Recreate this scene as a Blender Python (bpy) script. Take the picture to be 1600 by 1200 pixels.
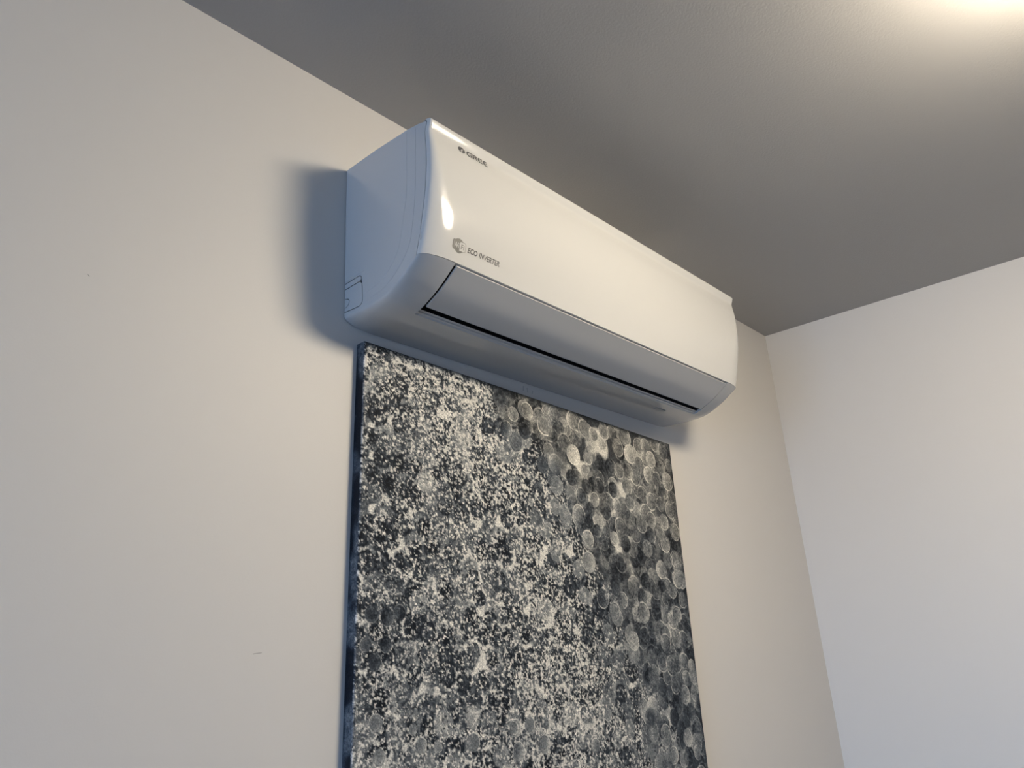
import bpy, bmesh, math, random
import numpy as np
from mathutils import Matrix, Vector

scene = bpy.context.scene
C = scene.collection
for o in list(bpy.data.objects):
    bpy.data.objects.remove(o, do_unlink=True)

# ------------------------------------------------------------------ camera
F_PX, YAW, PITCH, ROLL = 1210.25, 0.82952, 0.36410, -0.05545
CAM = Vector((-0.54217, -0.79909, 1.66009))
_f = Vector((math.sin(YAW) * math.cos(PITCH), math.cos(YAW) * math.cos(PITCH), math.sin(PITCH)))
_r = Vector((math.cos(YAW), -math.sin(YAW), 0))
_u = _r.cross(_f)
_cr, _sr = math.cos(ROLL), math.sin(ROLL)
_r, _u = _cr * _r + _sr * _u, -_sr * _r + _cr * _u
cam_data = bpy.data.cameras.new('camera')
cam_data.sensor_width = 36.0
cam_data.lens = 36.0 * F_PX / 1600.0
cam_data.clip_start = 0.02
cam = bpy.data.objects.new('camera', cam_data)
C.objects.link(cam)
cam.matrix_world = Matrix(((_r.x, _u.x, -_f.x, CAM.x), (_r.y, _u.y, -_f.y, CAM.y), (_r.z, _u.z, -_f.z, CAM.z), (0, 0, 0, 1)))
scene.camera = cam

# ------------------------------------------------------------------ sky, window daylight, exposure
SKY_COLOUR = (0.38, 0.60, 0.97, 1)
GROUND_COLOUR = (0.21, 0.32, 0.51, 1)
SKY_STRENGTH = 20.5
LAMP_COLOUR = (1.0, 0.865, 0.66, 1)
LAMP_STRENGTH = 64.0
world = bpy.data.worlds.new('sky')
scene.world = world
world.use_nodes = True
bg = world.node_tree.nodes['Background']
_wn = world.node_tree
_tc = _wn.nodes.new('ShaderNodeTexCoord')
_sx = _wn.nodes.new('ShaderNodeSeparateXYZ')
_mr = _wn.nodes.new('ShaderNodeMapRange')
_mr.inputs['From Min'].default_value = -.03
_mr.inputs['From Max'].default_value = .03
_mc = _wn.nodes.new('ShaderNodeMix')
_mc.data_type = 'RGBA'
_mc.inputs[6].default_value = GROUND_COLOUR
_mc.inputs[7].default_value = SKY_COLOUR
_wn.links.new(_tc.outputs['Generated'], _sx.inputs[0])
_wn.links.new(_sx.outputs['Z'], _mr.inputs['Value'])
_wn.links.new(_mr.outputs['Result'], _mc.inputs[0])
_wn.links.new(_mc.outputs[2], bg.inputs['Color'])
bg.inputs['Strength'].default_value = SKY_STRENGTH

# room: back wall y = 0, ceiling z = 2.5
H = 2.5
XR, WANG = 1.36455, 0.08143           # right wall foot and its slant
XL, YF = -3.0, -4.6                   # left wall, wall behind the camera
WIN = (-1.95, -0.35, 0.90, 2.20)      # window opening in the left wall: y0, y1, z0, z1
portal = bpy.data.lights.new('window_daylight', 'AREA')
portal.shape = 'RECTANGLE'
portal.size = WIN[1] - WIN[0]
portal.size_y = WIN[3] - WIN[2]
portal.cycles.is_portal = True
po = bpy.data.objects.new('window_daylight', portal)
C.objects.link(po)
po.location = (XL - 0.10, (WIN[0] + WIN[1]) / 2, (WIN[2] + WIN[3]) / 2)
po.rotation_euler = (math.pi / 2, 0, -math.pi / 2)

vs = scene.view_settings
vs.view_transform = 'Standard'
vs.look = 'None'
vs.exposure = 0.0
vs.gamma = 1.0
vs.use_curve_mapping = False


# ------------------------------------------------------------------ helpers
def mesh_obj(name, verts, faces, mat=None, parent=None, smooth=None):
    me = bpy.data.meshes.new(name)
    me.from_pydata([tuple(v) for v in verts], [], faces)
    bm = bmesh.new()
    bm.from_mesh(me)
    bmesh.ops.recalc_face_normals(bm, faces=bm.faces)
    bm.to_mesh(me)
    bm.free()
    if smooth is not None:
        for p in me.polygons:
            p.use_smooth = True
        me.set_sharp_from_angle(angle=math.radians(smooth))
    me.update()
    o = bpy.data.objects.new(name, me)
    C.objects.link(o)
    if mat:
        me.materials.append(mat)
    if parent:
        o.parent = parent
    return o


def empty(name, loc=(0, 0, 0), rot=(0, 0, 0)):
    o = bpy.data.objects.new(name, None)
    o.empty_display_size = 0.1
    C.objects.link(o)
    o.location = loc
    o.rotation_euler = rot
    return o


def tag(o, label=None, cat=None, group=None, kind=None):
    if label:
        o['label'] = label
    if cat:
        o['category'] = cat
    if group:
        o['group'] = group
    if kind:
        o['kind'] = kind
    return o


def box_geo(x0, x1, y0, y1, z0, z1):
    v = [(x, y, z) for x in (x0, x1) for y in (y0, y1) for z in (z0, z1)]
    f = [(0, 1, 3, 2), (4, 6, 7, 5), (0, 4, 5, 1), (2, 3, 7, 6), (0, 2, 6, 4), (1, 5, 7, 3)]
    return v, f


def merge(geos):
    V, Fc = [], []
    for v, f in geos:
        n = len(V)
        V += list(v)
        Fc += [tuple(i + n for i in q) for q in f]
    return V, Fc


def box(name, x0, x1, y0, y1, z0, z1, mat, parent=None):
    return mesh_obj(name, *box_geo(x0, x1, y0, y1, z0, z1), mat, parent)


def bevel(o, w, seg=2):
    m = o.modifiers.new('bevel', 'BEVEL')
    m.width = w
    m.segments = seg
    m.limit_method = 'ANGLE'
    return o


def prism_geo(poly, x0, x1):
    """polygon in (y, z) swept from x0 to x1"""
    n = len(poly)
    v = [(x0, y, z) for y, z in poly] + [(x1, y, z) for y, z in poly]
    f = [tuple(range(n)), tuple(range(2 * n - 1, n - 1, -1))]
    f += [(i, (i + 1) % n, n + (i + 1) % n, n + i) for i in range(n)]
    return v, f


def spline(pts, n):
    """Catmull-Rom through pts, resampled to n points by arc length"""
    P = [np.array(p, float) for p in pts]
    P = [2 * P[0] - P[1]] + P + [2 * P[-1] - P[-2]]
    out = []
    for i in range(1, len(P) - 2):
        p0, p1, p2, p3 = P[i - 1:i + 3]
        for t in np.linspace(0, 1, 40, endpoint=False):
            out.append(.5 * ((2 * p1) + (-p0 + p2) * t + (2 * p0 - 5 * p1 + 4 * p2 - p3) * t * t + (-p0 + 3 * p1 - 3 * p2 + p3) * t ** 3))
    out.append(P[-2])
    out = np.array(out)
    d = np.concatenate([[0], np.cumsum(np.hypot(*np.diff(out, axis=0).T))])
    s = np.linspace(0, d[-1], n)
    return np.stack([np.interp(s, d, out[:, 0]), np.interp(s, d, out[:, 1])], 1)


def principled(name, col, rough=.5, spec=.5, **kw):
    m = bpy.data.materials.new(name)
    m.use_nodes = True
    b = m.node_tree.nodes['Principled BSDF']
    b.inputs['Base Color'].default_value = (*col, 1)
    b.inputs['Roughness'].default_value = rough
    b.inputs['Specular IOR Level'].default_value = spec
    for k, v in kw.items():
        b.inputs[k.replace('_', ' ')].default_value = v
    return m


def paint_material(name, col, rough, spec, scale, bump, mottle=.02, rough_var=.0, fine=None):
    m = principled(name, col, rough, spec)
    nt = m.node_tree
    b = nt.nodes['Principled BSDF']
    tc = nt.nodes.new('ShaderNodeTexCoord')
    n1 = nt.nodes.new('ShaderNodeTexNoise')
    n1.inputs['Scale'].default_value = scale
    n1.inputs['Detail'].default_value = 4
    n1.inputs['Roughness'].default_value = .6
    nt.links.new(tc.outputs['Object'], n1.inputs['Vector'])
    bp = nt.nodes.new('ShaderNodeBump')
    bp.inputs['Strength'].default_value = bump
    bp.inputs['Distance'].default_value = .002
    nt.links.new(n1.outputs['Fac'], bp.inputs['Height'])
    nt.links.new(bp.outputs['Normal'], b.inputs['Normal'])
    n2 = nt.nodes.new('ShaderNodeTexNoise')
    n2.inputs['Scale'].default_value = 2.2
    n2.inputs['Detail'].default_value = 3
    nt.links.new(tc.outputs['Object'], n2.inputs['Vector'])
    mr = nt.nodes.new('ShaderNodeMapRange')
    mr.inputs['To Min'].default_value = 1 - mottle
    mr.inputs['To Max'].default_value = 1 + mottle
    nt.links.new(n2.outputs['Fac'], mr.inputs['Value'])
    mx = nt.nodes.new('ShaderNodeVectorMath')
    mx.operation = 'SCALE'
    mx.inputs[0].default_value = col
    nt.links.new(mr.outputs['Result'], mx.inputs['Scale'])
    nt.links.new(mx.outputs['Vector'], b.inputs['Base Color'])
    if rough_var:
        m2 = nt.nodes.new('ShaderNodeMapRange')
        m2.inputs['To Min'].default_value = rough - rough_var
        m2.inputs['To Max'].default_value = rough + rough_var
        nt.links.new(n1.outputs['Fac'], m2.inputs['Value'])
        nt.links.new(m2.outputs['Result'], b.inputs['Roughness'])
    return m


# ------------------------------------------------------------------ materials
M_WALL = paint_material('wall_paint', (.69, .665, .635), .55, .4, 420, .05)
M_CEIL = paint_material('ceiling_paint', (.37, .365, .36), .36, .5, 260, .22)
M_FLOOR = paint_material('floor_wood', (.055, .04, .03), .45, .4, 30, .05, .2)
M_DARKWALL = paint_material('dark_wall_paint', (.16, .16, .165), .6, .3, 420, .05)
M_TRIM = principled('white_trim', (.75, .75, .74), .4)
M_PLASTIC = principled('white_plastic', (.53, .53, .525), .12, .5)
M_GLOSS = principled('glossy_white_plastic', (.60, .60, .59), .10, .5)
M_INNER = principled('dark_duct_plastic', (.012, .012, .013), .6, .3)
M_PRINT = principled('grey_print', (.075, .075, .08), .4, .4)
M_PRINT2 = principled('light_grey_print', (.13, .13, .125), .4, .4)
M_LABEL = principled('label_grey', (.33, .33, .32), .45, .4)
M_SCUFF = principled('scuff', (.30, .29, .28), .8, .2)
M_BULB = bpy.data.materials.new('lit_opal_glass')
M_BULB.use_nodes = True
_nt = M_BULB.node_tree
_nt.nodes.clear()
_em = _nt.nodes.new('ShaderNodeEmission')
_em.inputs['Color'].default_value = LAMP_COLOUR
_em.inputs['Strength'].default_value = LAMP_STRENGTH
_ou = _nt.nodes.new('ShaderNodeOutputMaterial')
_nt.links.new(_em.outputs[0], _ou.inputs[0])
M_GLASS = bpy.data.materials.new('window_glass')
M_GLASS.use_nodes = True
_nt = M_GLASS.node_tree
_nt.nodes.clear()
_tr = _nt.nodes.new('ShaderNodeBsdfTransparent')
_gl = _nt.nodes.new('ShaderNodeBsdfGlossy')
_gl.inputs['Roughness'].default_value = .02
_mx = _nt.nodes.new('ShaderNodeMixShader')
_mx.inputs[0].default_value = .08
_ou = _nt.nodes.new('ShaderNodeOutputMaterial')
_nt.links.new(_tr.outputs[0], _mx.inputs[1])
_nt.links.new(_gl.outputs[0], _mx.inputs[2])
_nt.links.new(_mx.outputs[0], _ou.inputs[0])


# ------------------------------------------------------------------ room
def xr_at(y):
    return XR - WANG * y


T = .2
o = tag(box('wall_back', XL - T, XR + .02, 0, T, 0, H, M_WALL), kind='structure')
wall_back = o
V = [(xr_at(T), T, 0), (xr_at(T) + T, T, 0), (xr_at(YF - T) + T, YF - T, 0), (xr_at(YF - T), YF - T, 0)]
V += [(x, y, H) for x, y, z in V]
wall_right = tag(mesh_obj('wall_right', V, [(0, 1, 2, 3), (4, 7, 6, 5), (0, 4, 5, 1), (1, 5, 6, 2), (2, 6, 7, 3), (3, 7, 4, 0)], M_WALL), kind='structure')
y0, y1, z0, z1 = WIN
geo = merge([box_geo(XL - T, XL, YF - T, y0, 0, H), box_geo(XL - T, XL, y1, 0, 0, H),
             box_geo(XL - T, XL, y0, y1, 0, z0), box_geo(XL - T, XL, y0, y1, z1, H)])
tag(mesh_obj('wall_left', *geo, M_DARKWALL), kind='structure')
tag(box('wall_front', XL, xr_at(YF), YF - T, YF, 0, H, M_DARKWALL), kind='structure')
tag(box('floor', XL - T, xr_at(YF) + T, YF - T, T, -.1, 0, M_FLOOR), kind='structure')
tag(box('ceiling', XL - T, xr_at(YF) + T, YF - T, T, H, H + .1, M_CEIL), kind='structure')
tag(box('baseboard_back', XL, XR, -.012, 0, 0, .08, M_TRIM), kind='structure')
# window in the left wall
w = tag(empty('window_1', (XL - .1, (y0 + y1) / 2, z0)), kind='structure')
fr = []
hw, hh = (y1 - y0) / 2, z1 - z0
for a, b, c, d in ((-hw, hw, 0, .06), (-hw, hw, hh - .06, hh), (-hw, -hw + .06, .06, hh - .06), (hw - .06, hw, .06, hh - .06), (-.035, .035, .06, hh - .06)):
    fr.append(box_geo(-.03, .03, a, b, c, d))
mesh_obj('window_frame', *merge(fr), M_TRIM, w)
for a, b in ((-hw + .06, -.035), (.035, hw - .06)):
    box('pane', -.003, .003, a, b, .06, hh - .06, M_GLASS, w)

# faint scuffs in the wall paint: (x, z, length, tilt)
for k, (x, zz, ln, an) in enumerate(((-.0949, 1.7003, .010, .12), (-.3147, 2.0774, .003, -.6), (.358, 2.110, .009, 1.45), (.368, 2.109, .008, 1.75), (.380, 2.108, .006, 1.3))):
    dx, dz = math.cos(an) * ln / 2, math.sin(an) * ln / 2
    nx, nz = -math.sin(an) * .0003, math.cos(an) * .0003
    q = [(x - dx - nx, zz - dz - nz), (x + dx - nx, zz + dz - nz), (x + dx + nx, zz + dz + nz), (x - dx + nx, zz - dz + nz)]
    v = [(a, -.0003, b) for a, b in q] + [(a, .0003, b) for a, b in q]
    mesh_obj('scuff_mark', v, [(0, 1, 2, 3), (4, 7, 6, 5), (0, 4, 5, 1), (1, 5, 6, 2), (2, 6, 7, 3), (3, 7, 4, 0)], M_SCUFF, wall_back)

# ------------------------------------------------------------------ ceiling lamp (lights the room, beyond the frame)
LAMP = (.378, -.94)
lamp = tag(empty('ceiling_lamp', (LAMP[0], LAMP[1], H)), 'round lit opal ceiling lamp on a white plate', 'lamp')


def lathe(name, prof, mat, parent, n=48):
    V, Fc = [], []
    for r, zz in prof:
        for k in range(n):
            a = 2 * math.pi * k / n
            V.append((r * math.cos(a), r * math.sin(a), zz))
    for j in range(len(prof) - 1):
        for k in range(n):
            Fc.append((j * n + k, j * n + (k + 1) % n, (j + 1) * n + (k + 1) % n, (j + 1) * n + k))
    Fc.append(tuple(range(n)))
    Fc.append(tuple(range((len(prof) - 1) * n, len(prof) * n)))
    return mesh_obj(name, V, Fc, mat, parent, 40)


lathe('mounting_plate', [(.110, 0), (.110, -.018), (.106, -.022), (.100, -.022)], M_TRIM, lamp)
R0, HD = .150, .100
lathe('diffuser', [(.130, -.022), (.144, -.026)] + [(R0 * math.cos(a), -.036 - HD * math.sin(a)) for a in np.linspace(0, math.pi / 2 - .06, 12)], M_BULB, lamp)

# ------------------------------------------------------------------ air conditioner
W = .8
ac = tag(empty('air_conditioner', (0, -.0012, 2.36419), (0, -.00972, .00105)),
         'white wall-mounted split air conditioner above the speckled canvas', 'air conditioner')

# front panel: centre profile (y, z), end inset and end radius by height
PANEL = spline([(-.1770, -.0150), (-.1815, -.0158), (-.1842, -.0178), (-.1848, -.0205), (-.1838, -.0245), (-.1818, -.0310), (-.1816, -.0350), (-.1828, -.0430),
                (-.1853, -.0600), (-.1868, -.0850), (-.1862, -.1100), (-.1835, -.1380), (-.1788, -.1640), (-.1735, -.1870), (-.1686, -.2062)], 90)


def p_inset(z):
    return np.interp(-z, [.015, .03, .06, .10, .15, .206], [.0012, .0026, .0055, .0092, .0128, .0145])


def p_rad(z):
    return np.interp(-z, [.015, .03, .06, .10, .15, .206], [.003, .006, .011, .020, .038, .048])


def panel_y(x, z):
    zz = PANEL[:, 1][::-1]
    yc = np.interp(z, zz, PANEL[:, 0][::-1])
    e = min(x, W - x)
    r = p_rad(z)
    if e < r:
        c = 1 - e / r
        yc = yc + p_inset(z) * (1 - math.sqrt(max(0, 1 - c * c)))
    return yc


TH = [math.pi / 2 * k / 14 for k in range(15)]
cols = [('L', t) for t in TH] + [('M', k / 8) for k in range(1, 8)] + [('R', t) for t in reversed(TH)]


def panel_vert(col, y, z):
    k, t = col
    r, d = p_rad(z), p_inset(z)
    if k == 'L':
        return (r * (1 - math.cos(t)), y + d * (1 - math.sin(t)), z)
    if k == 'R':
        return (W - r * (1 - math.cos(t)), y + d * (1 - math.sin(t)), z)
    return (r + (W - 2 * r) * t, y, z)


V, Fc = [], []
nc = len(cols)
for y, z in PANEL:
    for c in cols:
        V.append(panel_vert(c, y, z))
nr = len(PANEL)
for j in range(nr - 1):
    for i in range(nc - 1):
        Fc.append((j * nc + i, j * nc + i + 1, (j + 1) * nc + i + 1, (j + 1) * nc + i))
# rim turned back 8 mm all round
ring = [(0, i) for i in range(nc)] + [(j, nc - 1) for j in range(1, nr)] + [(nr - 1, i) for i in range(nc - 2, -1, -1)] + [(j, 0) for j in range(nr - 2, 0, -1)]
base = len(V)
for j, i in ring:
    x, y, z = V[j * nc + i]
    V.append((x, y + (float(np.interp(-z, [.03, .10, .206], [.0062, .0046, .0026])) if i in (0, nc - 1) else .0072), z))
m = len(ring)
for k in range(m):
    a = ring[k][0] * nc + ring[k][1]
    b = ring[(k + 1) % m][0] * nc + ring[(k + 1) % m][1]
    Fc.append((a, b, base + (k + 1) % m, base + k))
panel = mesh_obj('front_panel', V, Fc, M_GLOSS, ac, 35)

# lower housing: centre profile from the panel's lower edge back to the wall
LOW = spline([(-.1680, -.2072), (-.1590, -.2140), (-.1346, -.2300), (-.1103, -.2415), (-.0985, -.2458), (-.0881, -.2486), (-.0600, -.2505), (-.0300, -.2500), (0, -.2482)], 44)
nl = len(LOW)
ang = np.radians(np.interp(np.arange(nl), [0, 12, 26, nl - 1], [8, 45, 78, 90]))
LIN = np.interp(np.arange(nl), [0, 10, 26, nl - 1], [.0145, .0125, .0115, .0135])
LOWEND = np.stack([LOW[:, 0] + LIN * np.cos(ang), LOW[:, 1] + LIN * np.sin(ang)], 1)
LOWEND[:, 0] = np.minimum(LOWEND[:, 0], 0)
WL = .046
OX0, OX1 = .050, W - .050          # outlet between the end caps
LIP = int(np.argmin(abs(LOW[:, 0] + .0885)))
xs = [('L', t) for t in TH] + [('X', OX0)] + [('X', OX1)] + [('R', t) for t in reversed(TH)]
V, Fc = [], []
for j in range(nl):
    for k, t in xs:
        if k == 'X':
            V.append((t, *LOW[j]))
            continue
        s = 1 - math.sin(t)
        yz = LOW[j] * (1 - s) + LOWEND[j] * s
        e = WL * (1 - math.cos(t))
        V.append((e if k == 'L' else W - e, *yz))
nx = len(xs)
mid = len(TH)
for j in range(nl - 1):
    for i in range(nx - 1):
        if i == mid and j < LIP:
            continue
        Fc.append((j * nx + i, j * nx + i + 1, (j + 1) * nx + i + 1, (j + 1) * nx + i))
# top edge of the end caps turned inward behind the panel
b0 = len(V)
for i in range(nx):
    x, y, z = V[i]
    V.append((x, y + .02, z + .001))
for i in range(nx - 1):
    if i != mid:
        Fc.append((i, i + 1, b0 + i + 1, b0 + i))
# lip and upstand of the outlet
lipprof = [tuple(LOW[LIP]), (-.0884, -.2466), (-.0910, -.2460), (-.0913, -.2440), (-.0945, -.2432)]
housing = mesh_obj('lower_housing', V, Fc, M_PLASTIC, ac, 40)
V = [(x, y, z) for y, z in lipprof for x in (OX0, OX1)]
mesh_obj('outlet_lip', V, [(2 * k, 2 * k + 1, 2 * k + 3, 2 * k + 2) for k in range(len(lipprof) - 1)], M_PLASTIC, ac)
# cheeks of the outlet
for x in (OX0, OX1):
    poly = [tuple(p) for p in LOW[:LIP + 1]]
    outer = [(x, y, z) for y, z in poly]
    inner = [(x, y + .004, z + .0045) for y, z in poly]
    n = len(poly)
    mesh_obj('outlet_cheek', outer + inner, [(k, k + 1, n + k + 1, n + k) for k in range(n - 1)], M_PLASTIC, ac)
# dark air duct behind the louver
duct = [(-.0945, -.2432), (-.0900, -.2300), (-.070, -.200), (-.078, -.150), (-.120, -.135), (-.1575, -.160), (-.1580, -.2050)]
n = len(duct)
V = [(OX0 - .001, y, z) for y, z in duct] + [(OX1 + .001, y, z) for y, z in duct]
Fc = [(k, k + 1, n + k + 1, n + k) for k in range(n - 1)] + [tuple(range(n)), tuple(range(n, 2 * n))]
mesh_obj('air_duct', V, Fc, M_INNER, ac)
cheekpoly = [(y + .003, z + .0035) for y, z in LOW[:LIP + 1]] + [(-.070, -.200), (-.078, -.150), (-.120, -.135), (-.150, -.160)]
for x in (OX0 + .0002, OX1 - .0002):
    mesh_obj('duct_side', [(x, y, z) for y, z in cheekpoly], [tuple(range(len(cheekpoly)))], M_INNER, ac)

# louver
LV = spline([(-.1664, -.2094), (-.1586, -.2146), (-.1346, -.2303), (-.1103, -.2416), (-.1050, -.2438)], 28)
tan = np.gradient(LV, axis=0)
nrm = np.stack([tan[:, 1], -tan[:, 0]], 1)
nrm /= np.linalg.norm(nrm, axis=1)[:, None]
if nrm[10, 1] < 0:
    nrm = -nrm
poly = [tuple(p) for p in LV] + [tuple(p) for p in (LV + nrm * .0032)[::-1]]
bevel(mesh_obj('louver', *prism_geo(poly, OX0 + .0042, OX1 - .0016), M_PLASTIC, ac, 40), .0006, 2)

# side covers with seam steps and the pipe knock-out
SEAM = [(float(np.interp(z_, PANEL[:, 1][::-1], PANEL[:, 0][::-1]) + p_inset(z_) + np.interp(-z_, [.03, .10, .206], [.0062, .0046, .0026]) + .0008), z_) for z_ in (-.020, -.026, -.033, -.045, -.060, -.080, -.100, -.120, -.140, -.160, -.180, -.195, -.2050)]
TOPE = [(0, 0), (-.07, -.0030), (-.136, -.0090), (-.160, -.0135), (-.1745, -.0175)]
low_end = [tuple(p) for p in LOWEND[1:]]
full = TOPE + SEAM + low_end
notch = [(0, -.2300), (-.0213, -.2318), (-.0330, -.2326), (-.0385, -.2310), (-.0414, -.2268), (-.0402, -.2060), (-.0395, -.2000), (-.0385, -.1910), (-.0355, -.1868), (-.0330, -.1860), (0, -.1860)]
GAP = .0011
cap_left = TOPE + SEAM + low_end + notch
cap_right = full
mesh_obj('side_cover', *prism_geo(cap_left, 0, .003), M_PLASTIC, ac)
mesh_obj('side_cover', *prism_geo(cap_right, W - .003, W), M_PLASTIC, ac)
mesh_obj('knockout_tab', *prism_geo([(0, -.1860 - GAP), (-.0330, -.1860 - GAP), (-.0358, -.1888), (-.0370, -.1922), (-.0335, -.1944), (0, -.1944)], .0002, .003), M_PLASTIC, ac)
arc = [(-.0100 * math.cos(a), -.2165 + .0062 * math.sin(a)) for a in np.linspace(math.pi / 2, -math.pi / 2, 14)]
kmain = [(0, -.1958), (-.0315, -.1958), (-.0350, -.1967), (-.0374, -.1992), (-.0387, -.2060), (-.0400, -.2260), (-.0376, -.2296), (-.0330, -.2312), (-.0213, -.2305), (0, -.2286)]
kmain += [(y, z) for y, z in reversed([(-(.0112) * math.cos(a), -.2165 + .0072 * math.sin(a)) for a in np.linspace(math.pi / 2, -math.pi / 2, 14)])]
mesh_obj('pipe_knockout', *prism_geo(kmain, .0002, .003), M_PLASTIC, ac)
mesh_obj('knockout_plug', *prism_geo(arc, .0002, .003), M_PLASTIC, ac)
# raised steps on the side faces
st1 = [(0, -.002), (-.136, -.0105), (-.1545, -.0160)] + [tuple(p) for p in spline([(-.1530, -.060), (-.1512, -.1141), (-.1438, -.1647), (-.1370, -.1876), (-.1203, -.2070), (-.0930, -.2240), (-.062, -.2290), (-.045, -.2270)], 26)] + [(-.0432, -.1840), (0, -.1840)]
st2 = [(0, -.0026), (-.1363, -.0115)] + [tuple(p) for p in spline([(-.1360, -.050), (-.1346, -.1056), (-.1276, -.1399), (-.1153, -.1854), (-.0875, -.2110), (-.0600, -.2170), (-.0450, -.2170)], 26)] + [(-.0436, -.1830), (0, -.1830)]
for x, s in ((0, -1), (W, 1)):
    bevel(mesh_obj('side_step', *prism_geo(st1, x - .0003 * (s < 0), x + .0003 * (s > 0)), M_PLASTIC, ac), .0003, 1)
    bevel(mesh_obj('side_step', *prism_geo(st2, x - .0006 * (s < 0), x + .0006 * (s > 0)), M_PLASTIC, ac), .0003, 1)
# small finger notch at the panel's side seam
bevel(box('panel_latch', -.0004, .004, -.1610, -.1580, -.1880, -.1740, M_PLASTIC, ac), .0002, 1)
# top: casing with intake slats, and the mounting plate behind
V = [(x, y, z) for y, z in TOPE + [(-.1768, -.0182)] for x in (.001, W - .001)]
mesh_obj('top_casing', V, [(2 * k, 2 * k + 1, 2 * k + 3, 2 * k + 2) for k in range(len(TOPE))], M_PLASTIC, ac, 40)
for k in range(9):
    y = -.022 - .013 * k
    z = np.interp(-y, [0, .07, .136], [0, -.003, -.009])
    box('intake_slat', .06, W - .06, y - .002, y + .002, z - .001, z + .003, M_PLASTIC, ac)
box('mounting_plate', .08, W - .08, -.006, .0008, -.20, -.03, M_INNER, ac)
# rating label on the underside
z = -.2505
mesh_obj('rating_label', [(.647, -.0700, z - .0010), (.677, -.0700, z - .0010), (.677, -.0630, z - .0010), (.647, -.0630, z - .0010),
                          (.647, -.0700, z + .0010), (.677, -.0700, z + .0010), (.677, -.0630, z + .0010), (.647, -.0630, z + .0010)],
         [(0, 1, 2, 3), (4, 7, 6, 5), (0, 4, 5, 1), (1, 5, 6, 2), (2, 6, 7, 3), (3, 7, 4, 0)], M_LABEL, ac)


# ---- printing on the front panel
def on_panel(name, pts2, faces, mat, lift=.0002, parent=None):
    v = [(x, float(panel_y(x, z)) - lift, z) for x, z in pts2]
    o = mesh_obj(name, v, faces, mat, parent or panel)
    return o


def strokes(polys, w):
    """thick polylines -> 2D quads; each poly is a list of (x, z)"""
    V, Fc = [], []
    for item in polys:
        pts, ww = (item[0], item[1]) if isinstance(item, tuple) else (item, w)
        P = np.array(pts, float)
        d = np.gradient(P, axis=0)
        d /= np.linalg.norm(d, axis=1)[:, None]
        # mitre by averaged normals
        n = np.stack([-d[:, 1], d[:, 0]], 1)
        a, b = P + n * ww / 2, P - n * ww / 2
        k0 = len(V)
        for i in range(len(P)):
            V += [tuple(a[i]), tuple(b[i])]
        Fc += [(k0 + 2 * i, k0 + 2 * i + 1, k0 + 2 * i + 3, k0 + 2 * i + 2) for i in range(len(P) - 1)]
    return V, Fc


def arc2(cx, cz, rx, rz, a0, a1, n=14):
    return [(cx + rx * math.cos(math.radians(a)), cz + rz * math.sin(math.radians(a))) for a in np.linspace(a0, a1, n)]


# emblem: disc with a pale curved stem
ex, ez, er = .0554, -.0392, .0064
disc = [(ex, ez)] + [(ex + er * math.cos(a), ez + er * .78 * math.sin(a)) for a in np.linspace(0, 2 * math.pi, 40, endpoint=False)]
emb = on_panel('brand_emblem', disc, [(0, 1 + k, 1 + (k + 1) % 40) for k in range(40)], M_PRINT)
stem = [(ex - .0010, ez - .0056), (ex - .0012, ez - .0025), (ex - .0006, ez - .0004), (ex + .0010, ez + .0009), (ex + .0032, ez + .0013)]
sv, sf = strokes([(stem, .0014), ([(ex + .0010, ez - .0056), (ex + .0010, ez - .0004)], .0005)], .001)
on_panel('emblem_stem', sv, sf, M_GLOSS, .00035, emb)

# GREE, broad rounded capitals
zb, zt = -.0437, -.0352
hm, hh = (zb + zt) / 2, (zt - zb) / 2
LWH, LWV = .0017, .0026


def letter_E(x0, x1):
    r = .0032
    out = [(arc2(x0 + r + .0009, hm, r, hh - LWH / 2, 90, 270, 16), .0024)]
    out.append(([(x0 + r, zt - LWH / 2), (x1, zt - LWH / 2)], LWH))
    out.append(([(x0 + r, zb + LWH / 2), (x1, zb + LWH / 2)], LWH))
    out.append(([(x0 + .001, hm), (x1 - .0006, hm)], LWH * .85))
    return out


L = []
gx = .0651
L += [(arc2(gx + .0042, hm, .0036, hh - LWH / 2, 90, 270, 16), .0026), ([(gx + .0038, zt - LWH / 2), (gx + .0098, zt - LWH / 2)], LWH),
      ([(gx + .0038, zb + LWH / 2), (gx + .0092, zb + LWH / 2)], LWH), ([(gx + .0085, zb + .0004), (gx + .0085, hm + .0002)], LWV),
      ([(gx + .0050, hm - .0002), (gx + .0090, hm - .0002)], LWH * .9)]
rx = .0762
L += [([(rx + .0011, zb), (rx + .0011, zt)], LWV), ([(rx + .001, zt - LWH / 2), (rx + .006, zt - LWH / 2)], LWH),
      (arc2(rx + .0058, zt - .0021, .0014, .0021 - LWH / 2, 90, -90, 10), .0017), ([(rx + .002, zt - .0035), (rx + .006, zt - .0035)], LWH),
      ([(rx + .0045, zt - .0040), (rx + .0082, zb)], .0022)]
L += letter_E(.0858, .0942) + letter_E(.0956, .1040)
sv, sf = strokes(L, LWH)
on_panel('brand_lettering', sv, sf, M_PRINT)


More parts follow.
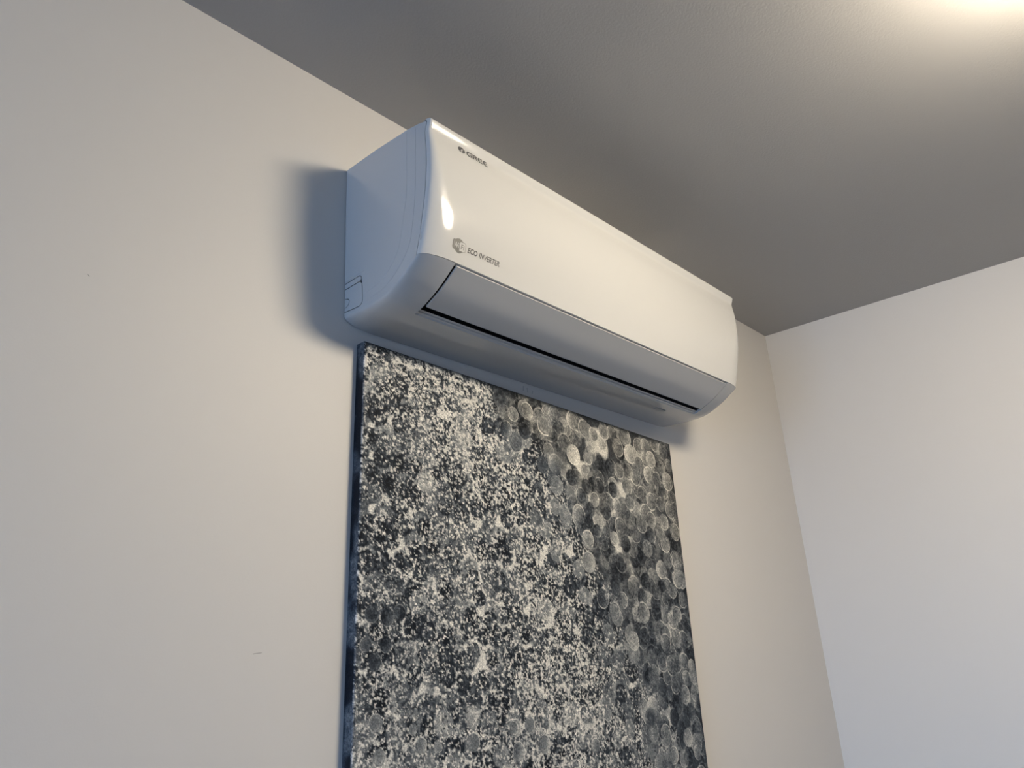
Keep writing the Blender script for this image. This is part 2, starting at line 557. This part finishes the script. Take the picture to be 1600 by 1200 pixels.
def text_geo(body, x0, x1, z0, z1, shear=0.0, bold=0.0):
    cu = bpy.data.curves.new('txt', 'FONT')
    cu.body = body
    cu.resolution_u = 3
    cu.offset = bold
    to = bpy.data.objects.new('txt', cu)
    C.objects.link(to)
    me = to.to_mesh()
    P = np.array([v.co[:2] for v in me.vertices])
    fs = [tuple(p.vertices) for p in me.polygons]
    to.to_mesh_clear()
    bpy.data.objects.remove(to, do_unlink=True)
    bpy.data.curves.remove(cu)
    lo, hi = P.min(0), P.max(0)
    q = (P - lo) / (hi - lo)
    return [(x0 + (x1 - x0) * a + shear * b, z0 + (z1 - z0) * b) for a, b in q], fs


zl0, zl1 = -.1880, -.1806
v, f = text_geo('ECO', .0668, .0838, zl0, zl1, .001, .035)
on_panel('eco_lettering', v, f, M_PRINT)
v, f = text_geo('INVERTER', .0872, .1254, zl0, zl1, .001, .02)
on_panel('inverter_lettering', v, f, M_PRINT)

# wifi badge: dark interlocked shape on the left, pale tile with an outline on the right
cx, cz = .0516, -.1843
blob = [(cx, cz)] + [(cx - .0112, cz + .0050), (cx - .0098, cz + .0068), (cx - .0070, cz + .0072), (cx - .0035, cz + .0090), (cx, cz + .0096), (cx + .0035, cz + .0088), (cx + .0062, cz + .0066),
                     (cx + .0062, cz - .0066), (cx + .0035, cz - .0088), (cx, cz - .0096), (cx - .0035, cz - .0088), (cx - .0065, cz - .0066), (cx - .0098, cz - .0058), (cx - .0112, cz - .0040)]
nb = len(blob) - 1
badge = on_panel('wifi_badge', blob, [(0, 1 + k, 1 + (k + 1) % nb) for k in range(nb)], M_PRINT2)
tile = [(cx + .0010, cz - .0058), (cx + .0095, cz - .0058), (cx + .0108, cz - .0044), (cx + .0108, cz + .0044), (cx + .0095, cz + .0058), (cx + .0025, cz + .0058), (cx + .0010, cz + .0046)]
on_panel('badge_tile', tile, [tuple(range(7))], M_GLOSS, .00035, badge)
sv, sf = strokes([[(cx + .0062, cz + .0062), (cx + .0098, cz + .0060), (cx + .0112, cz + .0044), (cx + .0112, cz - .0044), (cx + .0098, cz - .0060), (cx + .0062, cz - .0062)]], .0006)
on_panel('badge_outline', sv, sf, M_PRINT2, .0004, badge)
v, f = text_geo('Wi', cx - .0094, cx - .0006, cz - .0034, cz + .0038, .0004, .01)
on_panel('badge_wi', v, f, M_GLOSS, .0005, badge)
v, f = text_geo('Fi', cx + .0032, cx + .0086, cz - .0032, cz + .0032, .0004, .01)
on_panel('badge_fi', v, f, M_PRINT2, .0005, badge)

# ------------------------------------------------------------------ painting
PXL, PXR, PTOP, PT, PROLL = .02443, .76551, 2.09401, .0175, -.01629
PW, PH = PXR - PXL, 1.0
STEP = .00115
rng = np.random.default_rng(7)
random.seed(7)
canvas_root = tag(empty('canvas_painting', (PXL, -.0006, PTOP), (0, -PROLL, 0)), 'large navy, grey and cream dabbed canvas hanging below the air conditioner', 'painting')
E_ = PT - .001                       # wrapped edge
us = np.concatenate([np.linspace(-E_, 0, 13)[:-1], np.linspace(0, PW, int(PW / STEP)), np.linspace(PW, PW + E_, 5)[1:]])
vsn = np.concatenate([np.linspace(-E_, 0, 5)[:-1], np.linspace(0, .70, int(.70 / STEP)), np.linspace(.70, PH, 60)[1:], np.linspace(PH, PH + E_, 4)[1:]])
U, Vv = np.meshgrid(us, vsn)
NU, NV = len(us), len(vsn)


def vnoise(scale, seed, octaves=1, gain=.5):
    """value noise sampled at (U, Vv), cell size `scale` metres"""
    out = np.zeros_like(U)
    amp, tot = 1.0, 0.0
    for o_ in range(octaves):
        r = np.random.default_rng(seed * 31 + o_)
        s = scale / 2 ** o_
        gx_, gy_ = (U + .1) / s, (Vv + .1) / s
        ix, iy = np.floor(gx_).astype(int), np.floor(gy_).astype(int)
        fx, fy = gx_ - ix, gy_ - iy
        fx, fy = fx * fx * (3 - 2 * fx), fy * fy * (3 - 2 * fy)
        G = r.random((iy.max() + 2, ix.max() + 2))
        out += amp * (G[iy, ix] * (1 - fx) * (1 - fy) + G[iy, ix + 1] * fx * (1 - fy) + G[iy + 1, ix] * (1 - fx) * fy + G[iy + 1, ix + 1] * fx * fy)
        tot += amp
        amp *= gain
    return out / tot


def sstep(a, b, x):
    t = np.clip((x - a) / (b - a), 0, 1)
    return t * t * (3 - 2 * t)


grain = vnoise(.0023, 1, 2, .5)
grain2 = vnoise(.0044, 2, 2, .7)
mid_ = vnoise(.022, 3, 3)
low_ = vnoise(.12, 4, 2)
# the crisp discs live on the right, right of a line that runs from the top edge down to the lower right corner
bound = np.interp(Vv, [0, .05, .15, .30, .45, .62, 1], [.30, .32, .42, .52, .60, .64, .66])
right = sstep(-.05, .05, U - bound + .08 * (mid_ - .5) + .16 * (low_ - .5))
# left field: cream ground, to be covered with broken dark dabs
val = .88 + .16 * (grain - .5) - .12 * (1 - mid_)
# right field: dark ground with warm cream gaps
groundR = .14 + .6 * sstep(.46, .62, vnoise(.05, 8, 2)) * sstep(.20, .70, 1 - abs(U - .50) / .25) + .15 * (grain - .5)
val = val * (1 - right) + groundR * right
tint = np.zeros_like(val)


def dab(cu_, cv_, r, tone, ringb, alpha, speck, dx=0.0):
    """one round dab of paint"""
    global val
    i0, i1 = np.searchsorted(us, [cu_ - r * 1.2, cu_ + r * 1.2])
    j0, j1 = np.searchsorted(vsn, [cv_ - r * 1.2, cv_ + r * 1.2])
    if i1 - i0 < 2 or j1 - j0 < 2:
        return
    sl = (slice(j0, j1), slice(i0, i1))
    uu, vv = U[sl] - cu_, Vv[sl] - cv_
    wob = 1 + .16 * (mid_[sl] - .5)
    d = np.hypot(uu, vv * .97) / (r * wob)
    g = grain[sl]
    g2 = grain2[sl]
    m = sstep(1.0, .90, d)
    body = tone + .30 * speck * (g - .5) * 2 + .20 * (g2 - .5)
    # paint gathers to one side
    body = body + dx * (uu / r) * .20 + dx * .10 * vv / r
    rim = np.exp(-((d - .90) / .045) ** 2) * ringb * (.45 + .9 * g2) * np.clip(.6 + .7 * np.sin(np.arctan2(vv, uu) + dx * 7 + tone * 9), .1, 1.2)
    inner = np.exp(-((d - .62) / .07) ** 2) * ringb * .35 * g2
    a = m * alpha
    if speck > .5:
        a = a * sstep(.30, .55, g * .5 + g2 * .5 + .12)
    new = val[sl] * (1 - a) + body * a
    val[sl] = new + (rim + inner) * np.clip(alpha + .2, 0, 1)


# dabs of the left field: two coats on a jittered grid, each broken up by the weave
def speck_dab(cu_, cv_, r, tone, thr, alpha):
    i0, i1 = np.searchsorted(us, [cu_ - r * 1.25, cu_ + r * 1.25])
    j0, j1 = np.searchsorted(vsn, [cv_ - r * 1.25, cv_ + r * 1.25])
    if i1 - i0 < 2 or j1 - j0 < 2:
        return
    sl = (slice(j0, j1), slice(i0, i1))
    uu, vv = U[sl] - cu_, Vv[sl] - cv_
    d = np.hypot(uu, vv) / (r * (1 + .35 * (mid_[sl] - .5) + .25 * (grain2[sl] - .5)))
    g = grain[sl] * .5 + grain2[sl] * .5
    a = sstep(1.0, .84, d) * sstep(thr - .07, thr + .07, g) * alpha
    body = tone + .20 * (grainb[sl] - .5) + .07 * np.cos(d * 7 + tone * 40)
    val[sl] = val[sl] * (1 - a) + body * a


grainb = vnoise(.0030, 51, 2, .6)
zone = vnoise(.16, 52, 2)
for coat in range(3):
    sp_ = (.031, .029, .040)[coat]
    for iv in range(int(.74 / sp_) + 1):
        for iu in range(int(.74 / sp_) + 1):
            u_ = iu * sp_ + (iv % 2) * sp_ / 2 + rng.uniform(-.008, .008)
            v_ = iv * sp_ * .92 + rng.uniform(-.008, .008)
            b_ = np.interp(v_, [0, .05, .15, .30, .45, .62, 1], [.30, .32, .42, .52, .60, .64, .66])
            if u_ > b_ + .05 or u_ < -.02:
                continue
            z_ = zone[min(np.searchsorted(vsn, v_), NV - 1), min(np.searchsorted(us, u_), NU - 1)]
            lower = v_ > .47
            band = np.exp(-(((u_ - .30) - (v_ - .30) * .5) / .13) ** 2)      # paler diagonal through the middle
            if coat == 0:
                speck_dab(u_, v_, rng.uniform(.014, .019), rng.uniform(.18, .40), .36 + .08 * band + .12 * (z_ - .5), .9)
            elif coat == 1:
                speck_dab(u_, v_, rng.uniform(.013, .018), rng.choice([.03, .06, .10, .20]), .415 + .10 * band + .22 * (z_ - .5), .95)
            elif rng.random() < (.75 if lower else .30):
                speck_dab(u_, v_, rng.uniform(.014, .019), rng.uniform(.34, .56) if lower or rng.random() < .3 else rng.uniform(.06, .16), .41, rng.uniform(.5, .85))
sp = sstep(.615, .725, vnoise(.0026, 21, 2, .6) * .72 + mid_ * .20 + low_ * .08)
val = val * (1 - sp * (1 - right)) + .92 * sp * (1 - right)
sd = sstep(.61, .71, vnoise(.0030, 22, 2, .7) * .70 + .30 * vnoise(.03, 23, 2))
val = val * (1 - .8 * sd * (1 - right)) + .05 * .8 * sd * (1 - right)
# dabs of the right field: rows of overlapping discs
for k in range(800):
    u_, v_ = rng.uniform(.22, PW + .005), rng.uniform(-.01, .72)
    b_ = np.interp(v_, [0, .05, .15, .30, .45, .62, 1], [.30, .32, .42, .52, .60, .64, .66])
    if u_ < b_ - .03 + rng.uniform(-.03, .03):
        if u_ > b_ - .13 and rng.random() < .45:
            speck_dab(u_, v_, rng.uniform(.014, .018), rng.choice([.08, .16, .30, .45]), .36, .8)
        continue
    dab(u_, v_, rng.uniform(.0145, .0180), rng.choice([.08, .16, .26, .36, .50], p=[.2, .22, .25, .2, .13]), rng.uniform(.12, .45), rng.uniform(.45, .85), .45, rng.uniform(-1, 1))
# the discs that stand out in the upper right: (u, v, radius, tone, ring)
DISCS = [(0.4365,0.0162,0.0178,0.65), (0.3863,0.0164,0.0148,0.50), (0.3183,0.0271,0.0154,0.60), (0.3602,0.0412,0.0192,0.60), (0.4653,0.0248,0.0167,0.50), (0.4913,0.0306,0.0130,0.55), (0.5224,0.0191,0.0160,0.60), (0.5470,0.0166,0.0149,0.45), (0.5868,0.0163,0.0193,0.55), (0.6288,0.0253,0.0168,0.50), (0.6519,0.0208,0.0157,0.55), (0.6856,0.0129,0.0146,0.50), (0.7151,0.0197,0.0191,0.30), (0.5618,0.0421,0.0174,0.50), (0.4098,0.0641,0.0183,0.35), (0.4314,0.0790,0.0183,1.10), (0.5990,0.0467,0.0191,0.85), (0.3810,0.0556,0.0120,0.20), (0.4703,0.0766,0.0137,0.60), (0.4597,0.1025,0.0134,0.60), (0.6246,0.0617,0.0164,0.45), (0.6656,0.0452,0.0170,0.80), (0.6981,0.0570,0.0171,0.40), (0.7264,0.0467,0.0131,0.50), (0.5592,0.0858,0.0157,0.50), (0.5868,0.0824,0.0159,0.45), (0.6091,0.0890,0.0161,0.50), (0.6528,0.0779,0.0165,0.70), (0.6793,0.0816,0.0153,0.35), (0.6984,0.1025,0.0167,0.40), (0.7169,0.0809,0.0185,0.70), (0.4215,0.1205,0.0154,0.12), (0.4601,0.1296,0.0144,0.15), (0.4967,0.1216,0.0148,0.12), (0.5353,0.1242,0.0151,0.12), (0.4799,0.1489,0.0132,0.60), (0.4435,0.1472,0.0141,0.25), (0.4647,0.1672,0.0141,0.20), (0.5098,0.1660,0.0157,0.20), (0.5414,0.1500,0.0124,0.60), (0.5837,0.1393,0.0154,0.45), (0.6256,0.1184,0.0159,0.40), (0.6525,0.1273,0.0161,0.50), (0.6837,0.1295,0.0150,0.40), (0.7253,0.1092,0.0127,0.35), (0.7150,0.1357,0.0179,0.50), (0.6457,0.1637,0.0157,0.50), (0.6886,0.1623,0.0160,0.65), (0.6134,0.1750,0.0166,0.40), (0.6703,0.1859,0.0144,0.50), (0.7225,0.1777,0.0175,0.55), (0.4804,0.2019,0.0116,0.25), (0.5069,0.2001,0.0106,0.30), (0.5264,0.2107,0.0131,0.75), (0.4343,0.1802,0.0172,0.50), (0.4584,0.1886,0.0139,0.10), (0.4529,0.2183,0.0159,0.70), (0.6846,0.2045,0.0156,0.60), (0.2893,0.0854,0.0168,0.35), (0.2689,0.0675,0.0134,0.30), (0.2859,0.0391,0.0127,0.60), (0.7137,0.2653,0.0180,0.60), (0.6972,0.3284,0.0143,0.50), (0.7218,0.3021,0.0147,0.40), (0.5345,0.3111,0.0145,0.45), (0.5916,0.3295,0.0188,0.50), (0.6376,0.2925,0.0141,0.25), (0.6506,0.3782,0.0162,0.40), (0.7087,0.3721,0.0168,0.35), (0.6344,0.4095,0.0170,0.40), (0.6631,0.4149,0.0186,0.35), (0.7028,0.4099,0.0164,0.45), (0.7046,0.4363,0.0134,0.50), (0.6935,0.4621,0.0157,0.55), (0.6385,0.5531,0.0143,0.60), (0.7132,0.5540,0.0125,0.50), (0.6665,0.4459,0.0157,0.30), (0.5095,0.3300,0.0154,0.50), (0.6246,0.2823,0.0141,0.20), (0.6903,0.2868,0.0146,0.40), (0.6662,0.3020,0.0129,0.25), (0.7254,0.4154,0.0110,0.70), (0.4334,0.5240,0.0107,0.55), (0.6219,0.5184,0.0145,0.50), (0.4702,0.4845,0.0101,0.60), (0.2925,0.4881,0.0110,0.50), (0.2637,0.4904,0.0118,0.60), (0.3201,0.5139,0.0130,0.50), (0.2681,0.5199,0.0115,0.55), (0.0315,0.4719,0.0101,0.55), (0.0994,0.5000,0.0095,0.60), (0.0382,0.5088,0.0099,0.65), (0.1259,0.5037,0.0070,0.60), (0.0870,0.4819,0.0070,0.55), (0.0140,0.3868,0.0089,0.30), (0.0443,0.3865,0.0100,0.12), (0.0284,0.4063,0.0106,0.15), (0.0643,0.3489,0.0104,0.12), (0.0220,0.3523,0.0110,0.15), (0.0460,0.3552,0.0112,0.15), (0.1862,0.5026,0.0110,0.50), (0.2606,0.4902,0.0088,0.55), (0.2682,0.5180,0.0116,0.50)]
for (u_, v_, r_, t_) in DISCS:
    dab(u_, v_, r_, .03 + t_ * .60, .22 + .45 * t_, .86, .45, (u_ * 37 % 2) - 1)
# dark margins: top edge, right edge, wrapped sides
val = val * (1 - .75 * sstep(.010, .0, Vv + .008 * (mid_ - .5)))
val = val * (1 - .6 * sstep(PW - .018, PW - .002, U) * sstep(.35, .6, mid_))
side = sstep(0.0005, -.001, U)
sv_ = .03 + .32 * sstep(.42, .72, vnoise(.034, 31, 2)) * (.4 + .6 * grain2) + .10 * (grain2 - .5) * sstep(.4, .7, vnoise(.02, 32, 1))
val = val * (1 - side) + sv_ * side
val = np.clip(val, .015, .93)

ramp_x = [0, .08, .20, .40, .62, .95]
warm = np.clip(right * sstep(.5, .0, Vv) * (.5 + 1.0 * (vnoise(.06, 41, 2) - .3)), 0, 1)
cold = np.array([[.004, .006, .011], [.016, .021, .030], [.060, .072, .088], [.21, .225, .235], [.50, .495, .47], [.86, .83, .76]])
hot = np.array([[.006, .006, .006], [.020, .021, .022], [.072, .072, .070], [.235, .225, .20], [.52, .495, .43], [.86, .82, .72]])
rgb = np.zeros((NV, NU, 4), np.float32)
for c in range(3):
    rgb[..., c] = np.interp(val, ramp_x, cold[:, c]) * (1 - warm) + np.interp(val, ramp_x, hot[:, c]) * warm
rgb[..., 3] = 1
# fold the sheet over the stretcher
X = np.clip(U, 0, PW)
Z = -np.clip(Vv, 0, PH)
Y = -PT + np.maximum(np.maximum(-U, U - PW), np.maximum(-Vv, Vv - PH)).clip(0)
e = np.minimum(np.minimum(U, PW - U), np.minimum(Vv, PH - Vv)).clip(0, .003) / .003
Y = Y + .0012 * (1 - np.sqrt(1 - (1 - e) ** 2)) * (e < 1)
co = np.stack([X, Y, Z], -1).reshape(-1, 3).astype(np.float32)
idx = np.arange(NU * NV).reshape(NV, NU)
quads = np.stack([idx[:-1, :-1], idx[1:, :-1], idx[1:, 1:], idx[:-1, 1:]], -1)
uc, vc = (us[:-1] + us[1:]) / 2, (vsn[:-1] + vsn[1:]) / 2
outu, outv = (uc < 0) | (uc > PW), (vc < 0) | (vc > PH)
keep = ~(outv[:, None] & outu[None, :])
quads = quads[keep]
me = bpy.data.meshes.new('canvas')
me.vertices.add(len(co))
me.vertices.foreach_set('co', co.ravel())
me.loops.add(quads.size)
me.loops.foreach_set('vertex_index', quads.ravel().astype(np.int32))
me.polygons.add(len(quads))
me.polygons.foreach_set('loop_start', np.arange(0, quads.size, 4, dtype=np.int32))
me.update(calc_edges=True)
me.validate()
at = me.color_attributes.new('paint', 'FLOAT_COLOR', 'POINT')
at.data.foreach_set('color', rgb.reshape(-1))
M_CANVAS = principled('acrylic_paint', (.2, .2, .2), .6, .12)
nt = M_CANVAS.node_tree
b = nt.nodes['Principled BSDF']
an = nt.nodes.new('ShaderNodeAttribute')
an.attribute_name = 'paint'
tc = nt.nodes.new('ShaderNodeTexCoord')
nz = nt.nodes.new('ShaderNodeTexNoise')
nz.inputs['Scale'].default_value = 520
nz.inputs['Detail'].default_value = 3
nt.links.new(tc.outputs['Object'], nz.inputs['Vector'])
mr = nt.nodes.new('ShaderNodeMapRange')
mr.inputs['From Min'].default_value = .3
mr.inputs['From Max'].default_value = .7
mr.inputs['To Min'].default_value = .50
mr.inputs['To Max'].default_value = 1.40
nt.links.new(nz.outputs['Fac'], mr.inputs['Value'])
mx = nt.nodes.new('ShaderNodeVectorMath')
mx.operation = 'SCALE'
nt.links.new(an.outputs['Color'], mx.inputs[0])
nt.links.new(mr.outputs['Result'], mx.inputs['Scale'])
nt.links.new(mx.outputs['Vector'], b.inputs['Base Color'])
bp = nt.nodes.new('ShaderNodeBump')
bp.inputs['Strength'].default_value = .25
bp.inputs['Distance'].default_value = .0008
nt.links.new(nz.outputs['Fac'], bp.inputs['Height'])
nt.links.new(bp.outputs['Normal'], b.inputs['Normal'])
me.materials.append(M_CANVAS)
cv = bpy.data.objects.new('canvas', me)
C.objects.link(cv)
cv.parent = canvas_root
M_WOOD = paint_material('stretcher_wood', (.45, .33, .20), .6, .3, 60, .1, .1)
for a in ((.004, PW - .004, -.045, -.004), (.004, PW - .004, -PH + .004, -PH + .045)):
    box('stretcher_bar', a[0], a[1], -PT + .003, -.0015, a[2], a[3], M_WOOD, canvas_root)
for a in ((.004, .045), (PW - .045, PW - .004)):
    box('stretcher_bar', a[0], a[1], -PT + .003, -.0015, -PH + .046, -.046, M_WOOD, canvas_root)
